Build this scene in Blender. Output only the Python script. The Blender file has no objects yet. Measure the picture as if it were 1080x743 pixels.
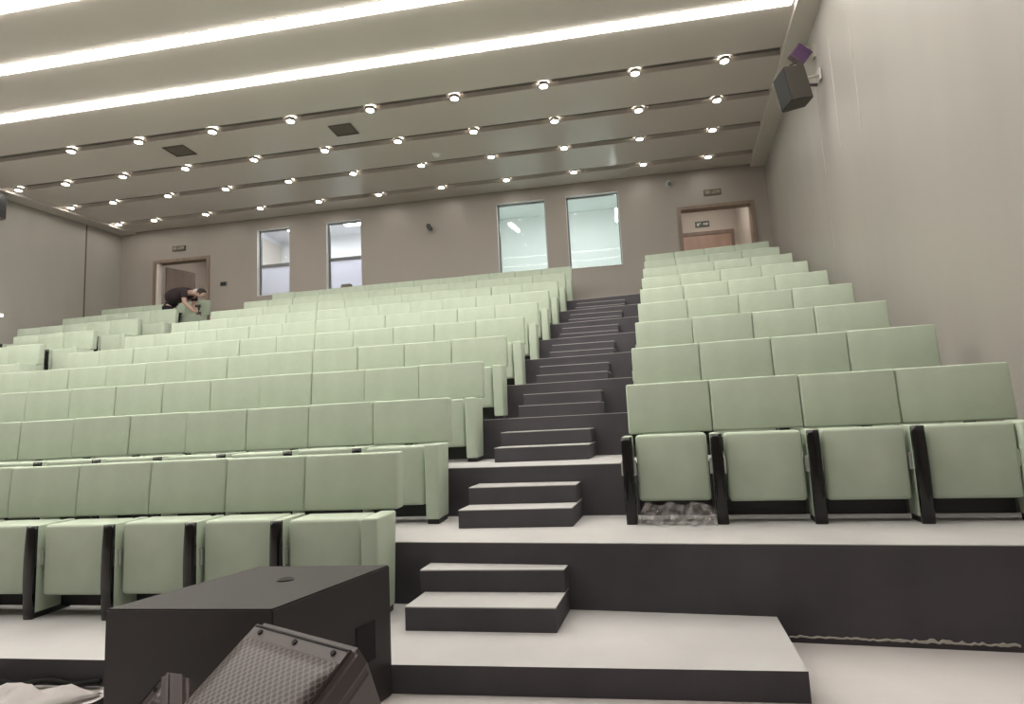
import bpy, bmesh, math, random
from mathutils import Vector, Matrix
random.seed(7)
C = bpy.context.scene.collection
PI = math.pi
R_ = math.radians

# ------------------------------------------------------------------ materials
def mat(name, col, rough=.6, spec=.5, metal=0.0, emit=0.0, ecol=None, var=0.0, vscale=6.0, bump=0.0, bscale=200.0, stretch=(1, 1, 1), detail=3.0):
    m = bpy.data.materials.new(name); m.use_nodes = True
    nt = m.node_tree; b = nt.nodes['Principled BSDF']
    b.inputs['Base Color'].default_value = (*col, 1)
    b.inputs['Roughness'].default_value = rough
    b.inputs['Specular IOR Level'].default_value = spec
    b.inputs['Metallic'].default_value = metal
    if emit:
        b.inputs['Emission Color'].default_value = (*(ecol or col), 1)
        b.inputs['Emission Strength'].default_value = emit
    if var or bump:
        tc = nt.nodes.new('ShaderNodeTexCoord'); mp = nt.nodes.new('ShaderNodeMapping')
        mp.inputs['Scale'].default_value = stretch
        nt.links.new(tc.outputs['Object'], mp.inputs['Vector'])
    if var:
        n = nt.nodes.new('ShaderNodeTexNoise'); n.inputs['Scale'].default_value = vscale; n.inputs['Detail'].default_value = detail
        nt.links.new(mp.outputs['Vector'], n.inputs['Vector'])
        r = nt.nodes.new('ShaderNodeValToRGB')
        r.color_ramp.elements[0].position = .3; r.color_ramp.elements[1].position = .7
        r.color_ramp.elements[0].color = (*[c * (1 - var) for c in col], 1)
        r.color_ramp.elements[1].color = (*[min(1, c * (1 + var)) for c in col], 1)
        nt.links.new(n.outputs['Fac'], r.inputs['Fac']); nt.links.new(r.outputs['Color'], b.inputs['Base Color'])
    if bump:
        n2 = nt.nodes.new('ShaderNodeTexNoise'); n2.inputs['Scale'].default_value = bscale; n2.inputs['Detail'].default_value = 2
        nt.links.new(mp.outputs['Vector'], n2.inputs['Vector'])
        bp = nt.nodes.new('ShaderNodeBump'); bp.inputs['Strength'].default_value = bump; bp.inputs['Distance'].default_value = .004
        nt.links.new(n2.outputs['Fac'], bp.inputs['Height']); nt.links.new(bp.outputs['Normal'], b.inputs['Normal'])
    return m

M = {}
M['fabric'] = mat('seat_fabric', (.485, .56, .455), .85, .25, var=.05, vscale=5, bump=.25, bscale=260)
M['black'] = mat('black_gloss', (.004, .004, .0045), .13, .5)
M['base'] = mat('black_base', (.012, .012, .013), .5)
M['chrome'] = mat('bracket_metal', (.6, .62, .6), .35, metal=.9)
M['tread'] = mat('tread_screed', (.45, .445, .44), .62, .4, var=.10, vscale=1.6, bump=.12, bscale=30, detail=6)
M['riser'] = mat('riser_carpet', (.078, .073, .082), .8, .25, var=.15, vscale=2.2, bump=.2, bscale=120)
M['floor'] = mat('floor_screed', (.52, .495, .485), .6, .4, var=.09, vscale=1.1, bump=.1, bscale=25, detail=6)
M['wall'] = mat('wall_board', (.30, .268, .24), .42, .45, var=.05, vscale=.8, stretch=(1, 1, .35), bump=.05, bscale=60)
M['wall_side'] = mat('wall_side_board', (.33, .312, .285), .42, .5, var=.06, vscale=.9, stretch=(1, 1.4, .3), bump=.05, bscale=60)
M['ceil'] = mat('ceiling_board', (.56, .51, .47), .28, .5, var=.03, vscale=.5)
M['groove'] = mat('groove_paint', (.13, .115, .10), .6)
M['trim'] = mat('trim_paint', (.62, .58, .53), .45)
M['seam'] = mat('seam_filler', (.48, .455, .42), .5)
M['dark_seam'] = mat('dark_joint', (.10, .075, .06), .6)
M['strip'] = mat('strip_diffuser', (1, .98, .94), .5, emit=18.5, ecol=(1, .945, .875))
M['lamp'] = mat('lamp_disc', (1, 1, 1), .5, emit=85, ecol=(1, .95, .86))
M['ring'] = mat('lamp_ring', (.4, .39, .37), .5)
M['vent'] = mat('vent_metal', (.10, .085, .07), .6)
M['vent2'] = mat('vent_slat', (.16, .135, .11), .6)
M['white'] = mat('white_plastic', (.75, .75, .73), .4)
M['cam'] = mat('camera_plastic', (.03, .032, .03), .4)
M['winframe'] = mat('window_frame_metal', (.16, .165, .17), .4, .5)
M['sill'] = mat('window_lining', (.66, .66, .65), .4)
M['doorframe'] = mat('door_frame_wood', (.21, .155, .12), .5, var=.15, vscale=8, stretch=(1, 1, .1))
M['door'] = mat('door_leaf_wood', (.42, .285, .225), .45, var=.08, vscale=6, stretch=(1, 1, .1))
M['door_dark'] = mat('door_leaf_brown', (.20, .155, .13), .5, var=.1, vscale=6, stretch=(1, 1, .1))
M['lobby'] = mat('lobby_paint', (.55, .50, .45), .6)
M['booth'] = mat('booth_paint', (.76, .81, .79), .6)
M['booth2'] = mat('booth_paint_white', (.80, .80, .84), .6)
M['tube'] = mat('tube_glow', (1, 1, 1), .5, emit=26, ecol=(.93, 1, .98))
M['panel'] = mat('panel_glow', (1, 1, 1), .5, emit=20, ecol=(.95, .98, 1))
M['glow'] = mat('lobby_glow', (1, 1, 1), .5, emit=70, ecol=(1, .93, .85))
M['dim'] = mat('dim_lamp', (1, 1, 1), .5, emit=3, ecol=(1, .95, .86))
M['sign'] = mat('sign_plate', (.10, .085, .06), .5)
M['signgreen'] = mat('sign_green', (.03, .06, .04), .4)
M['signmark'] = mat('sign_marks', (.22, .20, .15), .5)
M['sub'] = mat('speaker_paint', (.019, .0135, .0145), .42, .55, var=.15, vscale=3, bump=.5, bscale=500)
M['subtop'] = M['sub']
M['mon'] = mat('monitor_paint', (.05, .036, .036), .42, .5, bump=.3, bscale=400)
M['hole'] = mat('dark_hole', (.006, .005, .006), .8)
M['spk'] = mat('wall_speaker_paint', (.06, .054, .045), .6, bump=.3, bscale=300)
M['purple'] = mat('purple_lens', (.075, .035, .095), .35, .5)
M['purplebody'] = mat('fixture_body', (.10, .07, .08), .5)
M['steel'] = mat('steel', (.55, .53, .48), .35, metal=.8)
M['skin'] = mat('skin', (.46, .31, .25), .55)
M['hair'] = mat('hair', (.02, .014, .012), .6)
M['shirt'] = mat('shirt', (.035, .026, .03), .85, .2, var=.1, vscale=8)
M['trousers'] = mat('trousers', (.018, .016, .02), .85, .2)
M['shoe'] = mat('shoes', (.02, .02, .02), .5)
M['collar'] = mat('collar', (.6, .58, .55), .8)
M['tool'] = mat('tool_plastic', (.02, .03, .022), .45)
M['sheet'] = mat('white_sheet', (.70, .665, .655), .5, var=.04, vscale=6)
M['cloth'] = mat('black_cloth', (.02, .021, .02), .9, .1, bump=.4, bscale=150)
def thin(name, col, tr, rough):
    m = bpy.data.materials.new(name); m.use_nodes = True; nt = m.node_tree
    nt.nodes.clear()
    o = nt.nodes.new('ShaderNodeOutputMaterial'); mx = nt.nodes.new('ShaderNodeMixShader')
    t = nt.nodes.new('ShaderNodeBsdfTransparent'); g = nt.nodes.new('ShaderNodeBsdfPrincipled')
    t.inputs['Color'].default_value = (.97, .99, .98, 1)
    g.inputs['Base Color'].default_value = (*col, 1); g.inputs['Roughness'].default_value = rough
    mx.inputs['Fac'].default_value = tr
    nt.links.new(t.outputs[0], mx.inputs[1]); nt.links.new(g.outputs[0], mx.inputs[2]); nt.links.new(mx.outputs[0], o.inputs['Surface'])
    return m
M['glass'] = thin('window_glass', (.55, .60, .58), .10, .03)
M['film'] = thin('clear_plastic', (.74, .68, .69), .30, .12)
def frost():
    m = bpy.data.materials.new('frosted_pane'); m.use_nodes = True; nt = m.node_tree; nt.nodes.clear()
    o = nt.nodes.new('ShaderNodeOutputMaterial'); mx = nt.nodes.new('ShaderNodeMixShader'); t = nt.nodes.new('ShaderNodeBsdfTransparent'); g = nt.nodes.new('ShaderNodeBsdfTranslucent')
    g.inputs['Color'].default_value = (.60, .61, .64, 1); mx.inputs['Fac'].default_value = .7
    nt.links.new(t.outputs[0], mx.inputs[1]); nt.links.new(g.outputs[0], mx.inputs[2]); nt.links.new(mx.outputs[0], o.inputs['Surface'])
    return m
M['frost'] = frost()

def grille_mat():
    m = bpy.data.materials.new('grille_metal'); m.use_nodes = True; nt = m.node_tree; b = nt.nodes['Principled BSDF']
    b.inputs['Roughness'].default_value = .45
    tc = nt.nodes.new('ShaderNodeTexCoord'); mp = nt.nodes.new('ShaderNodeMapping'); mp.inputs['Scale'].default_value = (68, 68, 68)
    mp.inputs['Rotation'].default_value = (0, 0, R_(45))
    nt.links.new(tc.outputs['UV'], mp.inputs['Vector'])
    v = nt.nodes.new('ShaderNodeTexVoronoi'); v.inputs['Scale'].default_value = 1.0; v.inputs['Randomness'].default_value = 0.0
    v.voronoi_dimensions = '2D'
    nt.links.new(mp.outputs['Vector'], v.inputs['Vector'])
    r = nt.nodes.new('ShaderNodeValToRGB'); r.color_ramp.elements[0].position = .37; r.color_ramp.elements[1].position = .44
    r.color_ramp.elements[0].color = (.006, .005, .006, 1); r.color_ramp.elements[1].color = (.115, .088, .083, 1)
    nt.links.new(v.outputs['Distance'], r.inputs['Fac']); nt.links.new(r.outputs['Color'], b.inputs['Base Color'])
    return m
M['grille'] = grille_mat()

# ------------------------------------------------------------------ mesh helpers
def rbox(bm, x0, x1, y0, y1, z0, z1, r=0.0, seg=2, mtx=None, mi=0):
    res = bmesh.ops.create_cube(bm, size=1.0)
    vs = res['verts']
    for v in vs:
        v.co = Vector(((x0 + x1) / 2 + v.co.x * (x1 - x0), (y0 + y1) / 2 + v.co.y * (y1 - y0), (z0 + z1) / 2 + v.co.z * (z1 - z0)))
    fs = list({f for v in vs for f in v.link_faces})
    if r > 0:
        es = list({e for v in vs for e in v.link_edges})
        rr = bmesh.ops.bevel(bm, geom=es, offset=min(r, .49 * min(x1 - x0, y1 - y0, z1 - z0)), segments=seg, profile=.5, affect='EDGES')
        vs = list({v for f in rr['faces'] for v in f.verts} | {v for v in vs if v.is_valid})
        fs = list({f for v in vs for f in v.link_faces})
    for f in fs: f.material_index = mi
    if mtx is not None:
        bmesh.ops.transform(bm, matrix=mtx, verts=vs)
    return vs

def prism(bm, poly, z0, z1, side_mi=0, top_mi=0):
    if sum(poly[i][0] * poly[(i + 1) % len(poly)][1] - poly[(i + 1) % len(poly)][0] * poly[i][1] for i in range(len(poly))) < 0:
        poly = poly[::-1]
    lo = [bm.verts.new((x, y, z0)) for x, y in poly]; hi = [bm.verts.new((x, y, z1)) for x, y in poly]
    f = bm.faces.new(hi); f.material_index = top_mi
    f = bm.faces.new(lo[::-1]); f.material_index = side_mi
    n = len(poly)
    for i in range(n):
        f = bm.faces.new((lo[i], lo[(i + 1) % n], hi[(i + 1) % n], hi[i])); f.material_index = side_mi

def cyl(bm, p, r, h, seg=20, axis='Z', r2=None, mi=0):
    res = bmesh.ops.create_cone(bm, cap_ends=True, segments=seg, radius1=r, radius2=r if r2 is None else r2, depth=h)
    m = Matrix.Translation(p)
    if axis == 'X': m = m @ Matrix.Rotation(PI / 2, 4, 'Y')
    if axis == 'Y': m = m @ Matrix.Rotation(-PI / 2, 4, 'X')
    bmesh.ops.transform(bm, matrix=m, verts=res['verts'])
    for f in {f for v in res['verts'] for f in v.link_faces}: f.material_index = mi
    return res['verts']

def tube(bm, pts, r, seg=8):
    pts = [Vector(p) for p in pts]; rings = []
    for i, p in enumerate(pts):
        d = (pts[min(i + 1, len(pts) - 1)] - pts[max(i - 1, 0)]).normalized()
        a = d.cross(Vector((0, 0, 1)))
        if a.length < .05: a = d.cross(Vector((1, 0, 0)))
        a.normalize(); b = d.cross(a)
        rr = r[i] if isinstance(r, (list, tuple)) else r
        rings.append([bm.verts.new(p + a * math.cos(t * 2 * PI / seg) * rr + b * math.sin(t * 2 * PI / seg) * rr) for t in range(seg)])
    for q, w in zip(rings, rings[1:]):
        for t in range(seg): bm.faces.new((q[t], q[(t + 1) % seg], w[(t + 1) % seg], w[t]))
    bm.faces.new(rings[0]); bm.faces.new(rings[-1][::-1])
    bmesh.ops.recalc_face_normals(bm, faces=bm.faces)

def obj(name, bm, mats, parent=None, smooth=False, loc=None):
    me = bpy.data.meshes.new(name)
    bm.normal_update(); bm.to_mesh(me); bm.free()
    for m in (mats if isinstance(mats, (list, tuple)) else [mats]): me.materials.append(m)
    if smooth:
        for p in me.polygons: p.use_smooth = True
    o = bpy.data.objects.new(name, me); C.objects.link(o)
    if parent: o.parent = parent
    if loc is not None: o.location = loc
    return o

def tag(o, label, cat, group=None, kind=None):
    o['label'] = label; o['category'] = cat
    if group: o['group'] = group
    if kind: o['kind'] = kind
    return o

def thing(name, label, cat, loc=(0, 0, 0), rz=0, group=None):
    o = bpy.data.objects.new(name, None); C.objects.link(o)
    o.empty_display_size = .1
    o.location = loc; o.rotation_euler = (0, 0, rz)
    return tag(o, label, cat, group)

def struct(name, bm, mats, label, parent=None, cat=None):
    o = obj(name, bm, mats, parent)
    if parent is None:
        o['kind'] = 'structure'; o['label'] = label; o['category'] = cat or name.split('_')[0]
    return o

def copy_tree(o, parent=None):
    c = o.copy(); C.objects.link(c)
    if parent: c.parent = parent
    for ch in list(o.children): copy_tree(ch, c)
    return c
B = bmesh.new

# ------------------------------------------------------------------ layout (metres)
HP, H = .125, .3687                      # low platform, rise of one tier
T = lambda k: HP + k * H                 # k = 1..9
D = .9467                                # row pitch
ZC = 6.5
AR, AL = R_(-6.0), R_(-.84)
def RP(u, v): return (.127 + u * math.cos(AR) - v * math.sin(AR), 4.264 + u * math.sin(AR) + v * math.cos(AR))
def LP(u, v): return (-1.327 + u * math.cos(AL) - v * math.sin(AL), 3.587 + u * math.sin(AL) + v * math.cos(AL))
G = .0702
xRW = lambda y: 3.42 + .115 * (y - 10.66)
xLW = lambda y: -12.1 + .115 * (y - 12.95)
YB = 12.95; YF = -4.5

def on_R_line(k, x):                     # y of the tier edge on the line of the four-seat block
    a = RP(0, (k - 1) * D - .8126); return a[1] + (x - a[0]) * math.tan(AR)
def on_L_line(k, x):
    a = LP(0, (k - 1) * D + .17); return a[1] + (x - a[0]) * math.tan(AL)
def aisle_left(k): return LP(k * G, k * D)[0]          # right end of the centre block's row on tier k
def edge(k):
    xl = aisle_left(k - 1) - .08
    ya = on_R_line(k, xl)
    pts = []
    yr = 5.0
    for _ in range(12): yr = on_R_line(k, xRW(yr))
    pts.append((xRW(yr), yr))
    pts.append((xl, ya)); pts.append((xl - .12, on_L_line(k, xl - .12)))
    y2 = on_L_line(k, -12); pts.append((xLW(y2), y2))
    return pts
back = [(xLW(YB), YB), (xRW(YB), YB)]

# floor
bm = B(); prism(bm, [(xLW(YF), YF), (xRW(YF), YF), (xRW(YB), YB), (xLW(YB), YB)], -.2, 0)
struct('floor', bm, M['floor'], 'pale screed floor in front of the tiers', cat='floor')
# low platform
bm = B(); e1 = edge(1)
prism(bm, [(.735, 2.705), (.79, on_R_line(1, .79))] + e1[1:] + [(xLW(2.71), 2.71)], 0, HP, 0, 1)
struct('floor_platform', bm, [M['riser'], M['tread']], 'low pale platform with dark riser in front of the first row', cat='floor')
ORD = ['', 'first', 'second', 'third', 'fourth', 'fifth', 'sixth', 'seventh', 'eighth', 'ninth', 'tenth', 'eleventh', 'twelfth']
for k in range(1, 10):
    bm = B(); prism(bm, edge(k) + back, 0 if k == 1 else T(k - 1), T(k) - .005, 0, 1); prism(bm, edge(k) + back, T(k) - .005, T(k), 1, 1)
    struct('floor_tier', bm, [M['riser'], M['tread']], f'{ORD[k]} seating tier from the front, dark riser and pale tread', cat='floor')
# aisle steps
def step(x0, x1, y0, y1, z0, z1, lab, line=None):
    bm = B(); prism(bm, [(x0, y0), (x1, y0 + (x1 - x0) * math.tan(R_(-1.5))), (x1 + .105 * (y1 - y0), line(x1 + .105 * (y1 - y0)) if line else y1), (x0 + .105 * (y1 - y0), line(x0 + .105 * (y1 - y0)) if line else y1)], z0, z1 - .006, 0, 1)
    q = [Vector(v.co) for v in bm.verts][4:8]
    prism(bm, [(v.x, v.y) for v in q], z1 - .006, z1, 1, 1)
    struct('stair_step', bm, [M['riser'], M['tread']], lab, cat='step')
for k in range(0, 9):
    if k == 0:
        x0, x1, ys = -1.145, -.335, (3.14, 3.41)
    else:
        x0, x1 = aisle_left(k) + .18, RP(0, (k - 1) * D - .3)[0] - .40
        ye = on_R_line(k + 1, (x0 + x1) / 2); ys = (ye - .47, ye - .23)
    for j in range(2):
        ye = on_R_line(k + 1, (x0 + x1) / 2)
        sh = .0 if k == 0 else .02 * j
        step(x0 + sh, x1 + sh + (.03 * j if k == 0 else .02), ys[j], ye, T(k) + j * H / 3, T(k) + (j + 1) * H / 3,
             f'{("lower", "upper")[j]} aisle step of the {ORD[k + 1]} flight from the front', lambda x, k=k: on_R_line(k + 1, x) - .001)
# far aisle steps
for k in range(4, 9):
    a = LP(k * G - 6.9, k * D)[0]; b = LP(k * G - 8.55, k * D)[0]
    for j in range(2):
        ye = on_L_line(k + 1, a) - .005
        step(b + .2, a - .25, ye - .47 + .24 * j, ye, T(k) + j * H / 3, T(k) + (j + 1) * H / 3,
             f'{("lower", "upper")[j]} far aisle step climbing to the {ORD[k + 1]} tier')

# ------------------------------------------------------------------ ceiling
GY = [8.80, 9.97, 11.10, 12.31]; GW = .20; GD = .10
bm = B()
cuts = [YF] + [v for g in GY for v in (g - GW / 2, g + GW / 2)] + [YB + .1]
SY = [7.65, 6.58, 5.55, 4.5, 3.45, 2.4, 1.35]; SW = .20  # last four strips are out of view, added for light from the front
xce = lambda y: xRW(y) - .30
xcl = lambda y: xLW(y) + .42
def cpoly(y0, y1): return [(xcl(y0), y0), (xce(y0), y0), (xce(y1), y1), (xcl(y1), y1)]
segs = []; y = YF
allcuts = sorted([(s - SW / 2, s + SW / 2) for s in SY] + [(g - GW / 2, g + GW / 2) for g in GY])
for a, b in allcuts:
    segs.append((y, a)); y = b
segs.append((y, YB))
for a, b in segs: prism(bm, cpoly(a, b), ZC, ZC + GD, 0, 0)
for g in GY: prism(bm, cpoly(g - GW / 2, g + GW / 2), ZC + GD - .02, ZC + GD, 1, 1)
prism(bm, [(xLW(YF), YF), (xRW(YF), YF), (xRW(YB), YB), (xLW(YB), YB)], ZC + GD, ZC + GD + .15)
struct('ceiling', bm, [M['ceil'], M['groove']], 'pale semi-gloss ceiling with recessed grooves', cat='ceiling')
# side soffits
bm = B(); prism(bm, [(xce(YF) - .0, YF), (xRW(YF), YF), (xRW(YB), YB), (xce(YB), YB)], ZC - .07, ZC + GD)
struct('trim_1', bm, M['trim'], 'pale soffit along the ceiling above the speaker wall', cat='trim')
bm = B(); prism(bm, [(xcl(YF), YF), (xLW(YF), YF), (xLW(YB), YB), (xcl(YB), YB)], ZC - .05, ZC + GD)
struct('trim_2', bm, M['ceil'], 'pale soffit along the ceiling above the far side wall', cat='trim')

names = ['nearest the ceiling grooves', 'second from the ceiling grooves', 'third from the ceiling grooves', 'fourth from the grooves, unseen, added for front light', 'fifth from the grooves, unseen, added for front light',
         'sixth from the grooves, overhead, unseen, added for front light', 'seventh from the grooves, unseen, added for front light', 'eighth from the ceiling grooves', 'ninth from the ceiling grooves']
for i, s in enumerate(SY):
    t = thing('strip_light', f'long glowing white ceiling light strip, {names[i]}', 'light', (0, s, ZC), 0, 'long ceiling light strips')
    x0, x1 = xcl(s) + .02, xce(s) - .02
    bm = B(); rbox(bm, x0 + .02, x1 - .02, -SW / 2 + .015, SW / 2 - .015, -.022, .03, .010); obj('diffuser', bm, M['strip'], t)
    bm = B()
    rbox(bm, x0, x1, -SW / 2 + .002, -SW / 2 + .015, -.004, .06); rbox(bm, x0, x1, SW / 2 - .015, SW / 2 - .002, -.004, .06)
    rbox(bm, x0, x0 + .02, -SW / 2 + .015, SW / 2 - .015, -.004, .06); rbox(bm, x1 - .02, x1, -SW / 2 + .015, SW / 2 - .015, -.004, .06)
    obj('frame', bm, M['ring'], t)

DOTS = [(8.87, [2.1, .76, -.68, -2.15, -3.61, -5.05, -6.53, -7.99, -9.38]),
        (10.03, [2.19, .87, -.61, -2.1, -3.55, -5.01, -6.48, -7.97, -9.38, -10.71, -11.85]),  # last lamp here and below stands in for a lit patch of soffit
        (11.13, [2.3, .94, -.52, -1.99, -3.45, -4.93, -6.39, -7.86, -9.26, -10.63, -11.72]),
        (12.34, [2.41, 1.08, -.4, -1.89, -3.38, -4.86, -6.33, -7.81, -9.24, -10.63, -11.62])]
gname = ['groove nearest the strip lights', 'second groove from the strip lights', 'third groove from the strip lights', 'groove nearest the back wall']
proto = None
for gi, (yy, xs) in enumerate(DOTS):
    for i, x in enumerate(xs):
        lab = f'round glowing downlight, {ORD[i + 1]} from the speaker wall, {gname[gi]}'
        if proto is None:
            proto = t = thing('downlight', lab, 'light', group='ceiling downlights')
            bm = B(); cyl(bm, (0, 0, .012), .060, .03, 24); obj('lamp', bm, M['lamp'], t)
            bm = B(); a = [[bm.verts.new((rr * math.cos(q * PI / 14), rr * math.sin(q * PI / 14), zz)) for q in range(28)] for rr, zz in ((.061, .05), (.061, -.004), (.078, -.004), (.078, .05))]
            for p, q in zip(a, a[1:] + a[:1]):
                for j in range(28): bm.faces.new((p[j], p[(j + 1) % 28], q[(j + 1) % 28], q[j]))
            bmesh.ops.recalc_face_normals(bm, faces=bm.faces); obj('ring', bm, M['ring'], t)
        else:
            t = copy_tree(proto)
        t['label'] = lab
        t.location = (x, yy, ZC)

def vent(x, y, lab):
    t = thing('ceiling_vent', lab, 'vent', (x, y, ZC), 0, 'dark square ceiling vents')
    bm = B(); rbox(bm, -.2, .2, -.18, .18, -.006, .0); obj('backing', bm, M['vent'], t)
    bm = B()
    for a in ((-.21, .21, -.19, -.165), (-.21, .21, .165, .19), (-.21, -.185, -.165, .165), (.185, .21, -.165, .165)): rbox(bm, *a, -.016, 0)
    obj('frame', bm, M['vent'], t)
    for i in range(6):
        bm = B(); rbox(bm, -.185, .185, -.15 + i * .05, -.125 + i * .05, -.013, -.006); obj('slat', bm, M['vent2'], t)
vent(-7.53, 9.33, 'square dark ceiling vent farther from the speaker wall, between first two grooves')
vent(-4.31, 9.36, 'square dark ceiling vent nearer the speaker wall, between first two grooves')
t = thing('smoke_detector', 'small white round smoke detector on the ceiling between two grooves', 'smoke detector', (-2.99, 10.69, ZC))
bm = B(); cyl(bm, (0, 0, -.008), .1, .016, 24); obj('base', bm, M['white'], t)
bm = B(); cyl(bm, (0, 0, -.04), .06, .05, 24, r2=.09); obj('sensor_head', bm, M['white'], t, True)

# ------------------------------------------------------------------ walls
bm = B(); prism(bm, [(xRW(YF), YF), (xRW(YB + .3), YB + .3), (xRW(YB + .3) + .25, YB + .3), (xRW(YF) + .25, YF)], -.2, ZC + .25)
struct('wall_right', bm, M['wall_side'], 'long pale side wall carrying the black speaker', cat='wall')
bm = B(); prism(bm, [(xLW(YF), YF), (xLW(YB + .3), YB + .3), (xLW(YB + .3) - .25, YB + .3), (xLW(YF) - .25, YF)], -.2, ZC + .25)
struct('wall_left', bm, M['wall_side'], 'far side wall beyond the seating', cat='wall')
bm = B(); prism(bm, [(xLW(YF) - .25, YF), (xRW(YF) + .25, YF), (xRW(YF) + .25, YF - .2), (xLW(YF) - .25, YF - .2)], -.2, ZC + .25)
struct('wall_front', bm, M['wall'], 'stage end wall', cat='wall')
# back wall with openings
WZ0, WZ1 = 4.54, 6.21; DZ = 5.63
openings = [(-11.08, -9.62, T(9), DZ), (-8.28, -7.42, WZ0, WZ1), (-6.46, -5.57, WZ0, WZ1), (-2.25, -1.12, WZ0, WZ1), (-.65, .53, WZ0 - .02, WZ1), (1.83, 3.33, T(9), DZ)]
bm = B(); x = xLW(YB) - .2
TW = .2
for a, b, z0, z1 in openings:
    rbox(bm, x, a, YB, YB + TW, 0, ZC + .25)
    rbox(bm, a, b, YB, YB + TW, z1, ZC + .25); rbox(bm, a, b, YB, YB + TW, 0, z0)
    x = b
rbox(bm, x, xRW(YB) + .2, YB, YB + TW, 0, ZC + .25)
struct('wall_back', bm, M['wall'], 'back wall with windows and doorways', cat='wall')
# seams on the speaker wall, joint on the far wall
def wall_strip(y, w, z0, z1, m, lab, n, right=True, lean=0.0):
    f = xRW if right else xLW; s = -1 if right else 1
    bm = B()
    v = [bm.verts.new(p) for p in ((f(y) + s * .0, y, z0), (f(y + w), y + w, z0), (f(y + w + lean), y + w + lean, z1), (f(y + lean), y + lean, z1))]
    v2 = [bm.verts.new((q.co.x + s * .004, q.co.y, q.co.z)) for q in v]
    bm.faces.new(v2)
    for i in range(4): bm.faces.new((v[i], v[(i + 1) % 4], v2[(i + 1) % 4], v2[i]))
    bmesh.ops.recalc_face_normals(bm, faces=bm.faces)
    struct(f'trim_{n}', bm, m, lab, cat='trim')
wall_strip(8.35, .012, 3.3, 5.75, M['seam'], 'pale vertical wall seam just under the black speaker', 3)
wall_strip(7.55, .022, 4.4, 5.85, M['seam'], 'brightest pale vertical wall seam beside the black speaker', 4)
wall_strip(6.75, .014, 4.2, 5.6, M['seam'], 'faint pale vertical wall seam farthest from the back wall', 5)
wall_strip(12.02, .03, T(8), ZC - .05, M['dark_seam'], 'dark vertical joint on the far side wall', 6, False)

# windows
def window(n, a, b, z0, z1, lab, mull):
    t = bpy.data.objects.new(f'window_{n}', None); C.objects.link(t); t.location = (a, YB, z0); t['kind'] = 'structure'; t['label'] = lab; t['category'] = 'window'
    w, h = b - a, z1 - z0; fw = .045; y0, y1 = .10, .16
    bm = B()
    rbox(bm, 0, fw, y0, y1, 0, h); rbox(bm, w - fw * .6, w, y0, y1, 0, h); rbox(bm, fw, w - fw * .6, y0, y1, h - .03, h); rbox(bm, fw, w - fw * .6, y0, y1, 0, .03)
    if mull: rbox(bm, fw, w - fw * .6, y0, y1, .73, .80)
    obj('window_frame', bm, M['winframe'], t)
    if mull:
        bm = B(); rbox(bm, fw, w - fw * .6, .128, .134, .80, h - .03); obj('pane', bm, M['glass'], t)
        bm = B(); rbox(bm, fw, w - fw * .6, .128, .134, .03, .73); obj('pane', bm, M['frost'], t)
    else:
        bm = B(); rbox(bm, fw, w - fw * .6, .128, .134, .03, h - .03); obj('pane', bm, M['glass'], t)
    bm = B()
    rbox(bm, .0, .006, 0, y0, 0, h); rbox(bm, w - .006, w, 0, y0, 0, h); rbox(bm, .006, w - .006, 0, y0, h - .006, h); rbox(bm, .006, w - .006, -.015, y0, 0, .012)
    obj('window_lining', bm, M['sill'], t)
window(1, *openings[1], 'tall two-pane window nearest the doorway with the worker', True)
window(2, *openings[2], 'tall two-pane window second from the doorway, small box on sill', True)
window(3, *openings[3], 'wide single-pane window with slanting tube reflection', False)
window(4, *openings[4], 'wide single-pane window beside the upright tube light', False)
# booths behind the windows
def room(name, x0, x1, y0, y1, z0, z1, m, lab):
    bm = B()
    rbox(bm, x0 - .1, x1 + .1, y1, y1 + .1, z0, z1); rbox(bm, x0 - .1, x0, y0, y1, z0, z1); rbox(bm, x1, x1 + .1, y0, y1, z0, z1)
    rbox(bm, x0 - .1, x1 + .1, y0, y1 + .1, z1, z1 + .1); rbox(bm, x0 - .1, x1 + .1, y0, y1 + .1, z0 - .1, z0)
    struct(name, bm, m, lab, cat='room')
YR = YB + TW
room('wall_booth', -8.9, -5.0, YR, YR + 1.9, T(9), 6.6, M['booth2'], 'white booth behind the two-pane windows')
room('wall_booth', -3.0, 1.35, YR, YR + 2.4, T(9), 6.75, M['booth'], 'pale booth behind the single-pane windows')
def tube_light(x, y, z, L, rz, lab, tilt=0.0):
    t = thing('tube_light', lab, 'light', (x, y, z), rz, 'booth tube lights'); t.rotation_euler = (0, tilt, rz)
    bm = B(); rbox(bm, -L / 2, L / 2, -.03, .03, -.03, .02, .01); obj('tube', bm, M['tube'], t)
    bm = B(); rbox(bm, -L / 2 - .02, L / 2 + .02, -.05, .05, .02, .05); obj('housing', bm, M['white'], t)
tube_light(-2.03, YR + 1.0, 6.02, .62, R_(78), 'slanting tube light seen through the wide window farther from the speaker')
tube_light(.495, YR + .6, 5.93, .32, 0, 'upright tube light at the edge of the wide window nearest the speaker wall', PI / 2)
def booth_fill(x, y, z, lab):  # panels added to brighten the rooms behind the windows
    t = thing('booth_fill_panel', lab, 'light', (x, y, z), 0, 'added booth fill panels')
    bm = B(); rbox(bm, -.5, .5, -.25, .25, -.02, 0); obj('diffuser', bm, M['panel'], t)
    bm = B(); rbox(bm, -.53, .53, -.28, .28, 0, .03); obj('frame', bm, M['white'], t)
booth_fill(-7.6, YR + .8, 6.55, 'panel light added to brighten the white booth nearest the worker')
booth_fill(-6.0, YR + .8, 6.55, 'panel light added to brighten the white booth farther from the worker')
booth_fill(-1.5, YR + .5, 6.7, 'panel light added to brighten the wide window farther from the speaker wall')
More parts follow.
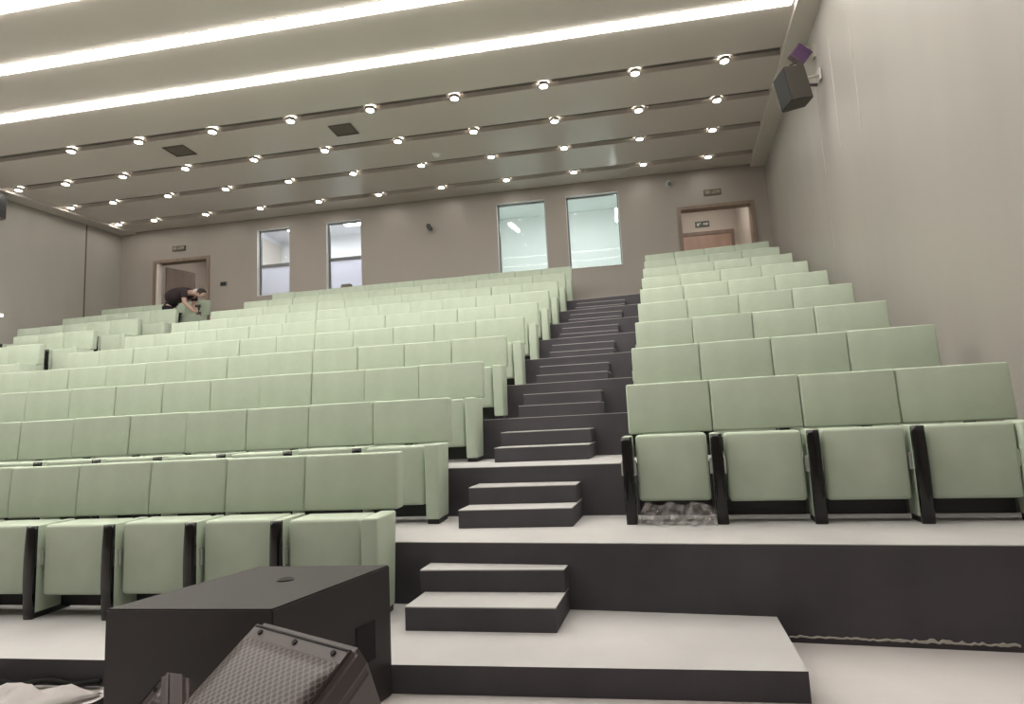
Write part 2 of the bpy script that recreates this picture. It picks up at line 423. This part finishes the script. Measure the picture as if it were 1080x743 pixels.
booth_fill(.0, YR + .5, 6.7, 'panel light added to brighten the wide window nearer the speaker wall')
t = thing('sill_box', 'small dark box standing on the sill of the second two-pane window', 'box', (-5.98, YB + .045, WZ0 + .012))
bm = B(); rbox(bm, -.13, .13, -.035, .035, 0, .09, .01); obj('casing', bm, M['vent2'], t)
bm = B(); rbox(bm, -.10, .10, -.025, .025, .09, .1); obj('cover', bm, M['cam'], t)

# doors
def doorway(n, a, b, ztop, lab):
    t = bpy.data.objects.new(f'door_{n}', None); C.objects.link(t); t.location = (a, YB, T(9)); t['kind'] = 'structure'; t['label'] = lab; t['category'] = 'door'
    w, h = b - a, ztop - T(9)
    bm = B(); f = .055
    rbox(bm, -f, 0.02, -.03, TW, 0, h + f); rbox(bm, w - .02, w + f, -.03, TW, 0, h + f); rbox(bm, .02, w - .02, -.03, TW, h - .02, h + f)
    obj('door_frame', bm, M['doorframe'], t)
    return t
d2 = doorway(2, *[openings[5][i] for i in (0, 1, 3)], 'doorway beside the speaker wall opening on a lit lobby')
d1 = doorway(1, *[openings[0][i] for i in (0, 1, 3)], 'open doorway behind the worker in dark clothes')
room('wall_lobby', 1.72, 3.44, YR, YR + 1.75, T(9), 6.35, M['lobby'], 'pale lobby behind the doorway beside the speaker wall')
room('wall_lobby', -11.4, -8.98, YR, YR + 2.6, T(9), 6.35, M['lobby'], 'pale lobby behind the far doorway')
# inner lobby door
t = bpy.data.objects.new('door_3', None); C.objects.link(t); t.location = (2.05, YR + 1.75, T(9)); t['kind'] = 'structure'; t['label'] = 'closed pinkish lobby door under the green exit sign'; t['category'] = 'door'
bm = B(); rbox(bm, 0, 1.22, -.04, 0, 0, 2.13, .003); obj('door_leaf', bm, M['door'], t)
bm = B(); rbox(bm, -.08, 0, -.06, 0, 0, 2.22); rbox(bm, 1.22, 1.30, -.06, 0, 0, 2.22); rbox(bm, 0, 1.22, -.06, 0, 2.13, 2.22); obj('door_frame', bm, M['doorframe'], t)
# far door leaf standing open into the lobby
bm = B(); rbox(bm, 0, .78, -.045, 0, 0, 2.12, .003)
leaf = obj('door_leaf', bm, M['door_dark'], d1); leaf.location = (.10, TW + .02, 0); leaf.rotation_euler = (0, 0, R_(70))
bm = B(); rbox(bm, .62, .68, -.11, -.045, .98, 1.02, .006); hnd = obj('door_handle', bm, M['steel'], leaf)
bm = B(); rbox(bm, .02, .10, .0, .10, 0, 2.17); obj('door_jamb', bm, M['trim'], d1)
def lobby_fill(x, y, z, lab):  # unseen lamps added to brighten the lobbies
    t = thing('lobby_fill_lamp', lab, 'light', (x, y, z), 0, 'added lobby fill lamps')
    bm = B(); cyl(bm, (0, 0, -.015), .14, .03, 24); obj('lamp', bm, M['glow'], t)
    bm = B(); cyl(bm, (0, 0, -.008), .16, .016, 24); obj('ring', bm, M['ring'], t)
lobby_fill(2.6, YR + .5, 6.35, 'unseen round lamp added to brighten the lobby beside the speaker wall')
lobby_fill(-10.0, YR + 1.2, 6.35, 'unseen round lamp added to brighten the lobby behind the worker')
# signs
def exit_sign(x, y, z, w, h, m, lab, marks):
    t = thing('exit_sign', lab, 'sign', (x, y, z))
    bm = B(); rbox(bm, -w / 2, w / 2, -.03, 0, -h / 2, h / 2, .006); obj('plate', bm, m, t)
    bm = B()
    for k in marks: rbox(bm, k[0] * w, k[1] * w, -.034, -.029, k[2] * h, k[3] * h)
    obj('marking', bm, M['signmark'] if m is M['sign'] else M['lobby'], t)
mk = [(-.42, -.16, -.25, .28), (-.06, .02, -.3, .05), (.06, .16, -.3, .3), (.22, .42, -.2, .3)]
exit_sign(2.55, YB, 5.95, .36, .13, M['sign'], 'small unlit brown sign above the doorway beside the speaker wall', mk)
exit_sign(-10.42, YB, 5.95, .36, .13, M['sign'], 'small unlit dark sign above the doorway behind the worker', mk)
# exit pictogram sign in the lobby
t = thing('exit_sign', 'dark green exit sign with arrow above the pinkish lobby door', 'sign', (2.62, YR + 1.75, T(9) + 2.42))
bm = B(); rbox(bm, -.17, .17, -.025, 0, -.075, .075, .006); obj('plate', bm, M['signgreen'], t)
bm = B()
for a in ((.02, .10, -.02, .02), (-.13, -.08, -.04, .03), (-.07, -.04, .0, .04)): rbox(bm, a[0], a[1], -.03, -.024, a[2], a[3])
vv = [bm.verts.new(q) for q in ((.10, -.03, -.05), (.15, -.03, 0), (.10, -.03, .05))]; bm.faces.new(vv)
obj('marking', bm, M['lobby'], t)
# wall plate, cameras
t = thing('wall_switch', 'small black switch plate on the back wall beside the far doorway', 'switch', (-9.18, YB, 4.93))
bm = B(); rbox(bm, -.085, .085, -.02, 0, -.05, .05, .006); obj('plate', bm, M['cam'], t)
bm = B(); rbox(bm, -.05, -.01, -.026, -.02, -.03, .03); rbox(bm, .01, .05, -.026, -.02, -.03, .03); obj('button', bm, M['black'], t)
t = thing('wall_mount_camera', 'small black bullet camera on the back wall between window pairs', 'camera', (-3.88, YB, 5.82))
bm = B(); cyl(bm, (0, -.02, .03), .055, .04, 16, 'Y'); obj('base', bm, M['cam'], t)
bm = B(); tube(bm, [(0, -.03, .03), (.03, -.1, .0), (.06, -.12, -.04)], .02); obj('arm', bm, M['cam'], t)
bm = B(); tube(bm, [(.06, -.04, -.05), (.075, -.16, -.075), (.08, -.23, -.09)], [.045, .06, .055], 12); obj('body', bm, M['cam'], t)
t = thing('dome_camera', 'small white dome camera on the back wall near the speaker wall', 'camera', (1.65, YB, 6.24))
bm = B(); cyl(bm, (0, -.02, 0), .07, .04, 20, 'Y'); obj('base', bm, M['white'], t)
bm = B(); bmesh.ops.create_uvsphere(bm, u_segments=16, v_segments=10, radius=.055, matrix=Matrix.Translation((0, -.05, -.01))); obj('dome', bm, M['winframe'], t, True)

# ------------------------------------------------------------------ seats
def make_seat(pitch, F, first_w=None, end_panel=False, left_panel_black=True, right_black=False, label=''):
    """origin: bottom of the tier under the backrest face, x centred on the seat's left boundary; F = depth of the arm front."""
    t = thing('auditorium_seat', label, 'seat')
    w = first_w or pitch
    bm = B(); rbox(bm, .002, w - .002, 0.0, .105, .572, .922, .013, 3)
    for v in bm.verts:                                   # slight lean and a soft bulge of the upholstery
        v.co.y += (v.co.z - .92) * .07
        if v.co.y < .04: v.co.y -= .007 * (1 - ((v.co.x - w / 2) / (w / 2)) ** 2) * (1 - ((v.co.z - .74) / .19) ** 2)
    obj('backrest', bm, M['fabric'], t, True)
    bm = B(); rbox(bm, .055, pitch - .055, -F + .03, -.045, .135, .568, .022, 3)
    obj('seat_cushion', bm, M['fabric'], t, True)
    bm = B(); rbox(bm, .045, pitch - .045, -F + .17, -F + .20, .03, .134, .004); obj('base_panel', bm, M['base'], t)
    a = arm_panel(F); a.parent = t
    if end_panel:
        bm = B(); rbox(bm, w - .105, w - .002, -F - .02, -.042, .035, .571, .014, 3)
        for v in bm.verts:
            if v.co.y > -F + .05: v.co.y -= (.575 - v.co.z) * .10
        p = obj('end_panel', bm, M['fabric'], t, True)
        bm = B(); rbox(bm, w - .10, w - .012, -F + .0, -.10, 0, .04, .004); obj('foot', bm, M['base'], p)
        bm = B(); rbox(bm, w - .118, w - .104, -F + .04, -F + .075, .31, .41, .004); obj('hinge', bm, M['chrome'], p)
    return t
def arm_panel(F):
    bm = B(); rbox(bm, -.03, .03, -F, -.045, .03, .57, .010, 3)
    p = obj('armrest', bm, M['fabric'], None, True)
    bm = B(); ring = []
    for j in range(15):
        z = .566 * j / 14; bow = .014 * (1 - ((z - .30) / .30) ** 2)
        pts = [(.035, -F + .004), (.035, -F - .008 - bow), (.028, -F - .015 - bow), (.012, -F - .019 - bow), (-.012, -F - .019 - bow), (-.028, -F - .015 - bow), (-.035, -F - .008 - bow), (-.035, -F + .004)]
        ring.append([bm.verts.new((px, py, z)) for px, py in pts])
    for q, w_ in zip(ring, ring[1:]):
        for i in range(8): bm.faces.new((q[i], q[(i + 1) % 8], w_[(i + 1) % 8], w_[i]))
    bm.faces.new(ring[0]); bm.faces.new(ring[-1]); bmesh.ops.recalc_face_normals(bm, faces=bm.faces)
    obj('front_strip', bm, M['black'], p, True)
    bm = B(); rbox(bm, -.028, .028, -F + .004, -.06, 0, .04, .004); obj('foot', bm, M['base'], p)
    bm = B(); rbox(bm, -.05, -.028, -F + .03, -F + .06, .31, .41, .004); obj('hinge', bm, M['chrome'], p)
    bm = B(); rbox(bm, .028, .05, -F + .03, -F + .06, .31, .41, .004); obj('hinge', bm, M['chrome'], p)
    return p

PL, PR = .565, .565
FL, FR = .32, .235
FIRST = .635
pL = make_seat(PL, FL); pLend = make_seat(PL, FL, FIRST, True)
pR = make_seat(PR, FR); pRend = make_seat(PR, FR, .62, True)
protos = [pL, pLend, pR, pRend]; usedp = set()
def place(p, x, y, z, rz, label, group):
    if id(p) in usedp: t = copy_tree(p)
    else: usedp.add(id(p)); t = p
    t.location = (x, y, z); t.rotation_euler = (0, 0, rz); t['label'] = label; t['group'] = group
    for c in t.children:
        if c.name.startswith('backrest'):
            c.rotation_euler = (max(-.01, min(.01, random.gauss(0, .006))), 0, 0); c.location = (0, max(-.004, min(.004, random.gauss(0, .003))), abs(random.gauss(0, .003)))
        elif c.name.startswith('seat_cushion'):
            c.location = (0, random.gauss(0, .006), random.gauss(0, .004))
    return t
# how many of each row fall inside the frame (from the aisle end)
NL = {1: 9, 2: 10, 3: 11, 4: 12, 5: 12, 6: 12, 7: 12, 8: 12, 9: 12, 10: 12}
for k in range(1, 11):
    for n in range(NL[k]):
        u = -FIRST - n * PL
        x, y = LP(u + (k - 1) * G, (k - 1) * D)
        place(pLend if n == 0 else pL, x, y, T(k - 1), AL,
              f'pale green folded seat, {ORD[n + 1]} from the stairs, {ORD[k]} row of the centre block' if n else
              f'pale green folded seat at the stair aisle end of the {ORD[k]} row, centre block', 'folded seats of the centre block')
for k in range(1, 10):
    for n in range(4):
        x, y = RP(n * PR, (k - 1) * D)
        where = ['first from the aisle', 'second from the aisle', 'third from the aisle', 'beside the wall'][n]
        place(pRend if n == 3 else pR, x, y, T(k), AR, f'pale green folded seat, {where}, {ORD[k]} row of the four-seat block', 'folded seats of the four-seat block')
rb = {10: 'back row', 9: 'second row from the back', 8: 'third row from the back', 7: 'fourth row from the back', 6: 'fifth row from the back', 5: 'sixth row from the back'}
for k in range(6, 11):
    cnt = {6: 2, 7: 3, 8: 5, 9: 5, 10: 5}[k]
    for n in range(cnt):
        u = -8.47 - FIRST - n * PL
        x, y = LP(u + (k - 1) * G, (k - 1) * D)
        place(pLend if n == 0 else pL, x, y, T(k - 1), AL,
              f'pale green folded seat, {ORD[n + 1]} from the aisle, far block, {rb[k]}', 'folded seats of the far block')

# ------------------------------------------------------------------ loudspeakers in front
def quadprism(bm, poly, z0, z1): prism(bm, poly, z0, z1)
SUB = [(-1.94, 2.05), (-1.25, 2.05), (-1.05, 2.695), (-1.71, 2.695)]
ZS = .57
t = thing('subwoofer', 'big black subwoofer box on the floor in front of the first row', 'speaker', (-1.5, 2.37, 0))
bm = B(); prism(bm, [(x + 1.5, y - 2.37) for x, y in SUB], .0, ZS)
bmesh.ops.bevel(bm, geom=list(bm.edges), offset=.006, segments=2, affect='EDGES')
obj('cabinet', bm, M['sub'], t)
bm = B(); cyl(bm, (.07, .08, ZS + .002), .028, .006, 24); obj('pole_socket', bm, M['hole'], t)
bm = B(); cyl(bm, (.07, .08, ZS + .0015), .036, .005, 24); obj('socket_ring', bm, M['base'], t)
# side handle recess
dv = Vector((.2, .645, 0)).normalized(); nv = Vector((dv.y, -dv.x, 0))
bm = B(); c0 = Vector((-1.25 + 1.5, 2.05 - 2.37, 0)) + dv * .50
for s0, s1, z0, z1 in ((-.06, .06, .20, .36),):
    vs = [bm.verts.new(c0 + dv * s + nv * .003 + Vector((0, 0, z))) for s, z in ((s0, z0), (s1, z0), (s1, z1), (s0, z1))]
    vi = [bm.verts.new(v.co - nv * .006) for v in vs]
    bm.faces.new(vs); bm.faces.new(vi[::-1])
    for i in range(4): bm.faces.new((vs[i], vi[i], vi[(i + 1) % 4], vs[(i + 1) % 4]))
bmesh.ops.recalc_face_normals(bm, faces=bm.faces)
obj('side_handle', bm, M['hole'], t)

def pa_speaker(name, label, group, Wd, L, Dp):
    """x across, y along the grille from its top edge downwards, z out of the grille; origin at the grille's top centre."""
    t = thing(name, label, 'speaker', group=group)
    bm = B()
    # cabinet: trapezoid in plan, front bezel wide, back narrow
    pr = [(-Wd / 2, 0), (Wd / 2, 0), (Wd / 2 - .0, -.07), (Wd / 2 - .07, -Dp), (-Wd / 2 + .07, -Dp), (-Wd / 2, -.07)]
    top = [bm.verts.new((x, 0, z)) for x, z in pr]; bot = [bm.verts.new((x, -L, z)) for x, z in pr]
    n = len(pr); bm.faces.new(top); bm.faces.new(bot[::-1])
    for i in range(n): bm.faces.new((top[i], bot[i], bot[(i + 1) % n], top[(i + 1) % n]))
    bmesh.ops.recalc_face_normals(bm, faces=bm.faces)
    bmesh.ops.bevel(bm, geom=list(bm.edges), offset=.016, segments=3, affect='EDGES')
    obj('cabinet', bm, M['mon'], t)
    # grille, set in and gently bowed
    bm = B(); nx, ny = 10, 14; uv = bm.loops.layers.uv.new('UVMap'); g = []
    x0, x1, y0, y1 = -Wd / 2 + .018, Wd / 2 - .018, -.055, -L + .02
    for j in range(ny + 1):
        g.append([bm.verts.new((x0 + (x1 - x0) * i / nx, y0 + (y1 - y0) * j / ny, .002 + .010 * (1 - (2 * i / nx - 1) ** 4) * (1 - (2 * j / ny - 1) ** 6))) for i in range(nx + 1)])
    for j in range(ny):
        for i in range(nx):
            f = bm.faces.new((g[j][i], g[j + 1][i], g[j + 1][i + 1], g[j][i + 1]))
            for l in f.loops: l[uv].uv = (l.vert.co.x, l.vert.co.y)
    rim = [g[0][i] for i in range(nx + 1)] + [g[j][nx] for j in range(1, ny + 1)] + [g[ny][i] for i in range(nx - 1, -1, -1)] + [g[j][0] for j in range(ny - 1, 0, -1)]
    low = [bm.verts.new((v.co.x, v.co.y, -.006)) for v in rim]
    for i in range(len(rim)): 
        f = bm.faces.new((rim[i], rim[(i + 1) % len(rim)], low[(i + 1) % len(rim)], low[i]))
        for l in f.loops: l[uv].uv = (.001, .001)
    obj('grille', bm, M['grille'], t, True)
    for i in range(3):
        bm = B(); cyl(bm, (-Wd * .36 + i * Wd * .36, -.036, .001), .007, .006, 12); obj('screw', bm, M['hole'], t)
    bm = B(); rbox(bm, -Wd / 2 + .02, Wd / 2 - .02, -.024, -.019, -.002, .002); obj('bezel_line', bm, M['hole'], t)
    return t
MON = dict(A=(-.987, 1.55, .702), Bp=(-.618, 1.38, .698))
m1 = pa_speaker('stage_monitor', 'tilted black stage monitor with perforated grille in front of the subwoofer', 'black stage monitors', .407, .70, .27)
A_, B_ = Vector(MON['A']), Vector(MON['Bp'])
ex = (B_ - A_).normalized(); dn = Vector((-.352, -.751, -.559))
ey = -dn; ey = (ey - ex * ey.dot(ex)).normalized(); ez = ex.cross(ey)
m1.matrix_world = Matrix.Translation((A_ + B_) / 2) @ Matrix((ex, ey, ez)).transposed().to_4x4()
m2 = pa_speaker('stage_monitor', 'black stage monitor whose grille corner shows at the subwoofer foot', 'black stage monitors', .34, .32, .15)
P0 = Vector((-1.413, 1.725, .495)); tv = Vector((-.702, .067, -.709)); ey = -Vector((.519, -.634, -.574)); ez = Vector((-.488, -.771, .41))
ez = (ez - ey * ez.dot(ey)).normalized(); ey.normalize(); ex = ey.cross(ez)
m2.matrix_world = Matrix.Translation(P0 + tv * .17) @ Matrix((ex, ey, ez)).transposed().to_4x4()

# wall speaker
sy = 7.95; sx = xRW(sy)
t = thing('wall_speaker', 'black loudspeaker tilted down on a bracket high on the side wall', 'speaker', (sx - .36, sy, 5.44))
rot = Matrix.Rotation(R_(-9), 4, 'Y') @ Matrix.Rotation(R_(8), 4, 'Z')
bm = B(); pr = [(-.17, -.17), (-.17, .17), (.13, .12), (.13, -.12)]
prism(bm, pr, -.24, .24); bmesh.ops.bevel(bm, geom=list(bm.edges), offset=.012, segments=2, affect='EDGES'); bmesh.ops.transform(bm, matrix=rot, verts=bm.verts)
obj('cabinet', bm, M['spk'], t)
bm = B(); rbox(bm, -.18, -.168, -.155, .155, -.225, .225, .004, mtx=rot); obj('grille', bm, M['base'], t)
bm = B(); tube(bm, [(.12, .05, .12), (.2, .08, .16), (.36, .08, .18)], .02); rbox(bm, .335, .352, .03, .13, .10, .26); obj('bracket', bm, M['seam'], t)
bm = B(); tube(bm, [(-.03, .0, .22), (-.03, 0, .32), (.05, .02, .38)], .016); obj('hook', bm, M['cam'], t)
sy = 8.15; sx = xRW(sy)
t = thing('spotlight', 'small purple-faced square fixture on a metal bracket above the black speaker', 'light fixture', (sx - .20, sy, 6.02))
rot = Matrix.Rotation(R_(10), 4, 'Z') @ Matrix.Rotation(R_(40), 4, 'Y')
bm = B(); rbox(bm, -.115, .115, -.03, .07, -.115, .115, .01, mtx=rot); obj('casing', bm, M['purplebody'], t)
bm = B(); rbox(bm, -.10, .10, -.038, -.029, -.10, .10, .004, mtx=rot); obj('face', bm, M['purple'], t)
bm = B(); tube(bm, [(.04, .05, .07), (.10, .05, .12), (.19, .04, .08)], .018); rbox(bm, .17, .198, -.0, .08, -.06, .12); obj('bracket', bm, M['steel'], t)
bm = B(); tube(bm, [(.02, .06, -.10), (.03, .06, -.42), (.19, .06, -.44)], .025); obj('post', bm, M['purplebody'], t)
# speaker on the far wall
sy = 9.84; sx = xLW(sy)
t = thing('wall_speaker', 'dark loudspeaker at the frame edge high on the far side wall', 'speaker', (sx + .2, sy, 6.16))
bm = B(); rbox(bm, -.14, .14, -.2, .2, -.27, .27, .015); obj('cabinet', bm, M['door_dark'], t)
bm = B(); rbox(bm, .14, .15, -.18, .18, -.25, .25, .004); obj('grille', bm, M['base'], t)
bm = B(); rbox(bm, -.2, -.14, -.05, .05, -.08, .08); obj('bracket', bm, M['cam'], t)
# small bright lamp low on the far wall
sy = 10.25; sx = xLW(sy)
t = thing('wall_lamp', 'tiny lit lamp low on the far side wall', 'light', (sx + .005, sy, 3.93))
bm = B(); rbox(bm, 0, .02, -.05, .05, -.025, .025, .006); obj('lamp', bm, M['dim'], t)
bm = B(); rbox(bm, -.005, .008, -.07, .07, -.04, .04, .004); obj('back_plate', bm, M['white'], t)

# ------------------------------------------------------------------ loose things on the floor
def crumple(nx, ny, w, h, amp, seed, edge_r=.25, thick=.004):
    rnd = random.Random(seed); bm = B(); rows = []
    ph = [(rnd.uniform(3, 9), rnd.uniform(3, 9), rnd.uniform(0, 6)) for _ in range(6)]
    for j in range(ny + 1):
        row = []
        for i in range(nx + 1):
            u, v = i / nx * 2 - 1, j / ny * 2 - 1
            wob = 1 + edge_r * (math.sin(5 * math.atan2(v, u) + seed) * .4 + math.sin(9 * math.atan2(v, u)) * .25)
            z = sum(abs(math.sin(a * u + b * v + c)) for a, b, c in ph) / 6 * amp + rnd.uniform(0, amp * .12)
            z *= max(0, 1 - max(abs(u), abs(v)) ** 4 * .9)
            row.append(bm.verts.new((u * w / 2 * wob, v * h / 2 * wob, z + thick)))
        rows.append(row)
    for j in range(ny):
        for i in range(nx): bm.faces.new((rows[j][i], rows[j][i + 1], rows[j + 1][i + 1], rows[j + 1][i]))
    ext = bmesh.ops.solidify(bm, geom=list(bm.faces), thickness=thick)
    return bm
o = obj('plastic_sheet', crumple(40, 26, 1.12, .62, .11, 3), M['sheet'], smooth=True, loc=(-3.08, 2.27, .004))
tag(o, 'crumpled white sheet lying on the floor beside the subwoofer', 'sheet')
bm = B()
pts = []
for i in range(60):
    a = i / 59
    pts.append((-3.6 + 1.05 * a, 2.672 + .012 * math.sin(a * 9), .016 + .02 * math.sin(a * 11) ** 2))
tube(bm, pts, .014)
o = obj('cable', bm, M['cloth'], smooth=True); tag(o, 'black cable lying along the foot of the low platform', 'cable')
o = obj('black_cloth', crumple(20, 14, .55, .24, .07, 8), M['cloth'], smooth=True, loc=(-2.14, 2.53, .004)); tag(o, 'crumpled black cloth on the floor between white sheet and subwoofer', 'cloth')
x, y = RP(.29, -.17)
rnd = random.Random(5); bm = B(); g = []
for j in range(17):
    row = []
    for i in range(61):
        u, v = i / 60, j / 16
        d = .018 * math.sin(u * 23 + 5 * v) + .014 * math.sin(u * 41 - 9 * v + 1) + .012 * math.sin(v * 13 + u * 17) + rnd.uniform(-.003, .003)
        row.append(bm.verts.new(((u - .5) * .47, d - .05 * (1 - v) ** 3 - .02, v * (.128 + .008 * math.sin(u * 19)) * (1 - .35 * max(0, abs(u - .5) * 2 - .85) / .15))))
    g.append(row)
for j in range(16):
    for i in range(60): bm.faces.new((g[j][i], g[j][i + 1], g[j + 1][i + 1], g[j + 1][i]))
bmesh.ops.solidify(bm, geom=list(bm.faces), thickness=.002)
o = obj('plastic_wrap', bm, M['film'], smooth=True, loc=(x, y - .04, T(1) + .003)); o.rotation_euler = (0, 0, AR)
tag(o, 'crumpled clear plastic wrap under the first seat of the four-seat block', 'plastic wrap')
# torn paper along the riser foot
bm = B(); n = 60; vs = []
rnd = random.Random(4)
for i in range(n + 1):
    x = .84 + 1.0 * i / n; yb = on_R_line(1, x) - .008
    z0 = .028 + rnd.uniform(-.004, .004); z1 = z0 + .006 + rnd.uniform(0, .012) * (1 if i > 25 else .3)
    vs.append([bm.verts.new((x, yb, z0)), bm.verts.new((x, yb, z1)), bm.verts.new((x, yb + .006, z1)), bm.verts.new((x, yb + .006, z0))])
for p, q in zip(vs, vs[1:]):
    for i in range(4): bm.faces.new((p[i], q[i], q[(i + 1) % 4], p[(i + 1) % 4]))
bm.faces.new(vs[0]); bm.faces.new(vs[-1][::-1]); bmesh.ops.recalc_face_normals(bm, faces=bm.faces)
struct('baseboard_right', bm, M['seam'], 'ragged pale edge along the foot of the dark riser', cat='baseboard')

# ------------------------------------------------------------------ person bending over
def skin_mesh(name, verts, edges, root, mats, parent=None, levels=2):
    me = bpy.data.meshes.new(name); me.from_pydata([v[:3] for v in verts], edges, [])
    o = bpy.data.objects.new(name, me); C.objects.link(o)
    md = o.modifiers.new('skin', 'SKIN'); md.use_smooth_shade = True; md.branch_smoothing = .5
    sv = me.skin_vertices[0].data
    for i, v in enumerate(verts):
        r = v[3]; sv[i].radius = r if isinstance(r, tuple) else (r, r); sv[i].use_root = (i == root)
    s = o.modifiers.new('sub', 'SUBSURF'); s.levels = levels; s.render_levels = levels
    me.materials.append(mats)
    if parent: o.parent = parent
    return o
def bake(o):
    dg = bpy.context.evaluated_depsgraph_get(); ev = o.evaluated_get(dg)
    me = bpy.data.meshes.new_from_object(ev); o.modifiers.clear(); o.data = me
    for p in me.polygons: p.use_smooth = True
PX, PY, PZ = -9.5, 11.66, T(9)
per = thing('person', 'person in dark clothes bending over a back row seat with a drill', 'person', (PX, PY, PZ))
V = [(-.08, 0, .83, .085), (.06, 0, .92, .09), (.24, 0, .98, .11), (.40, 0, 1.0, .13), (.50, 0, .98, .075), (.58, -.01, .955, .06), (.66, -.01, .945, .088), (.74, -.015, .90, .088), (.775, -.015, .865, .06)]
Ed = [(i, i + 1) for i in range(8)]
def add(vs, link):
    b = len(V); V.extend(vs); Ed.append((link, b)); Ed.extend((b + i, b + i + 1) for i in range(len(vs) - 1)); return b
for s in (-1, 1):
    b = add([(-.09, s * .09, .76, .07), (-.02, s * .10, .42, .06), (-.10, s * .10, .10, .05), (-.09, s * .10, .045, .045), (.07, s * .11, .035, .035)], 0)
add([(.40, -.17, .96, .075), (.42, -.20, .72, .05), (.60, -.16, .54, .036), (.66, -.14, .50, .034)], 3)
add([(.38, .17, .96, .075), (.36, .20, .70, .05), (.48, .14, .54, .036), (.53, .12, .50, .034)], 3)
body = skin_mesh('body', V, Ed, 0, M['skin'], per); bake(body)
# clothing: same skeleton, slightly larger, cut at neck, sleeves and waist
SV = [(-.19, 0, .86, .17), (.04, 0, .94, .20), (.22, 0, .97, .20), (.38, 0, 1.0, .185), (.475, 0, .985, .10)]
SE = [(0, 1), (1, 2), (2, 3), (3, 4)]
for s in (-1, 1):
    b = len(SV); SV += [(.40 if s < 0 else .38, s * .17, .96, .088), (.42 if s < 0 else .37, s * .19, .80, .07)]; SE += [(3, b), (b, b + 1)]
sh = skin_mesh('shirt', SV, SE, 0, M['shirt'], per); bake(sh)
TV = [(.12, 0, .90, .17), (-.10, 0, .83, .215)]; TE = [(0, 1)]
for s in (-1, 1):
    b = len(TV); TV += [(-.09, s * .085, .70, .15), (-.02, s * .10, .42, .09), (-.10, s * .10, .09, .07)]; TE += [(1, b), (b, b + 1), (b + 1, b + 2)]
tr = skin_mesh('trousers', TV, TE, 0, M['trousers'], per); bake(tr)
hr = skin_mesh('hair', [(.61, -.01, .965, .09), (.685, -.012, .965, .105), (.79, -.015, .925, .10)], [(0, 1), (1, 2)], 0, M['hair'], per); bake(hr)
bm = B(); tube(bm, [(.53, 0, .985), (.565, -.005, .97)], [.08, .068], 14); obj('collar', bm, M['collar'], per, True)
for s in (-1, 1):
    bm = B(); rbox(bm, -.14, .12, s * .105 - .045, s * .105 + .045, 0, .085, .03, 3); obj('shoe', bm, M['shoe'], per, True)
# face on the lowered head
bm = B(); cyl(bm, (.80, -.015, .875), .014, .04, 10, 'X', r2=.006); obj('nose', bm, M['skin'], per, True)
for s in (-1, 1):
    bm = B(); bmesh.ops.create_uvsphere(bm, u_segments=10, v_segments=8, radius=.011, matrix=Matrix.Translation((.80, -.015 + s * .032, .905))); obj('eye', bm, M['hair'], per, True)
    bm = B(); bmesh.ops.create_uvsphere(bm, u_segments=10, v_segments=8, radius=.022, matrix=Matrix.Translation((.685, -.012 + s * .088, .915)) @ Matrix.Diagonal((1, .5, 1.4, 1))); obj('ear', bm, M['skin'], per, True)
for hx, hy, hz, s in ((.66, -.14, .50, -1), (.53, .12, .50, 1)):
    for i in range(4):
        ln = (.052, .060, .056, .044)[i]; oy = (i - 1.5) * .017
        f = skin_mesh('finger', [(hx, hy + oy, hz, .011), (hx + .034, hy + oy * 1.2, hz - .004, .010), (hx + .034 + ln * .6, hy + oy * 1.2, hz - .022, .009), (hx + .030 + ln * .55, hy + oy * 1.1, hz - .052, .007)], [(0, 1), (1, 2), (2, 3)], 0, M['skin'], per, 1); bake(f)
    f = skin_mesh('thumb', [(hx - .015, hy - s * .028, hz, .013), (hx + .02, hy - s * .05, hz - .008, .011), (hx + .048, hy - s * .048, hz - .028, .009)], [(0, 1), (1, 2)], 0, M['skin'], per, 1); bake(f)
# drill held upright
t = thing('cordless_drill', 'dark cordless drill held upright over the seat by the worker', 'drill', (PX + .725, PY - .13, PZ + .44))
bm = B(); rbox(bm, -.045, .045, -.03, .03, 0, .055, .01); obj('battery', bm, M['tool'], t)
bm = B(); tube(bm, [(0, 0, .05), (.005, 0, .11), (.0, 0, .17)], [.019, .02, .024], 10); obj('grip', bm, M['tool'], t)
bm = B(); tube(bm, [(-.075, 0, .19), (.03, 0, .19), (.06, 0, .19)], [.03, .032, .022], 12); obj('motor_housing', bm, M['tool'], t)
bm = B(); tube(bm, [(.06, 0, .19), (.10, 0, .19)], [.018, .008], 10); obj('chuck', bm, M['steel'], t)

# ------------------------------------------------------------------ world, camera, view
w = bpy.data.worlds.new('world'); bpy.context.scene.world = w; w.use_nodes = True
w.node_tree.nodes['Background'].inputs['Color'].default_value = (.05, .05, .055, 1)
cam = bpy.data.cameras.new('camera'); co = bpy.data.objects.new('camera', cam); C.objects.link(co)
cam.sensor_width = 36; cam.lens = 620.8 / 1080 * 36; cam.clip_start = .05
co.matrix_world = Matrix.Translation((0, 0, 1.2036)) @ Matrix.Rotation(R_(9), 4, 'Z') @ Matrix.Rotation(R_(90 + 6.7), 4, 'X') @ Matrix.Rotation(R_(-2.85), 4, 'Z')
sc = bpy.context.scene; sc.camera = co
sc.view_settings.view_transform = 'Standard'; sc.view_settings.look = 'None'; sc.view_settings.exposure = .1; sc.view_settings.gamma = 1
sc.view_settings.use_curve_mapping = False
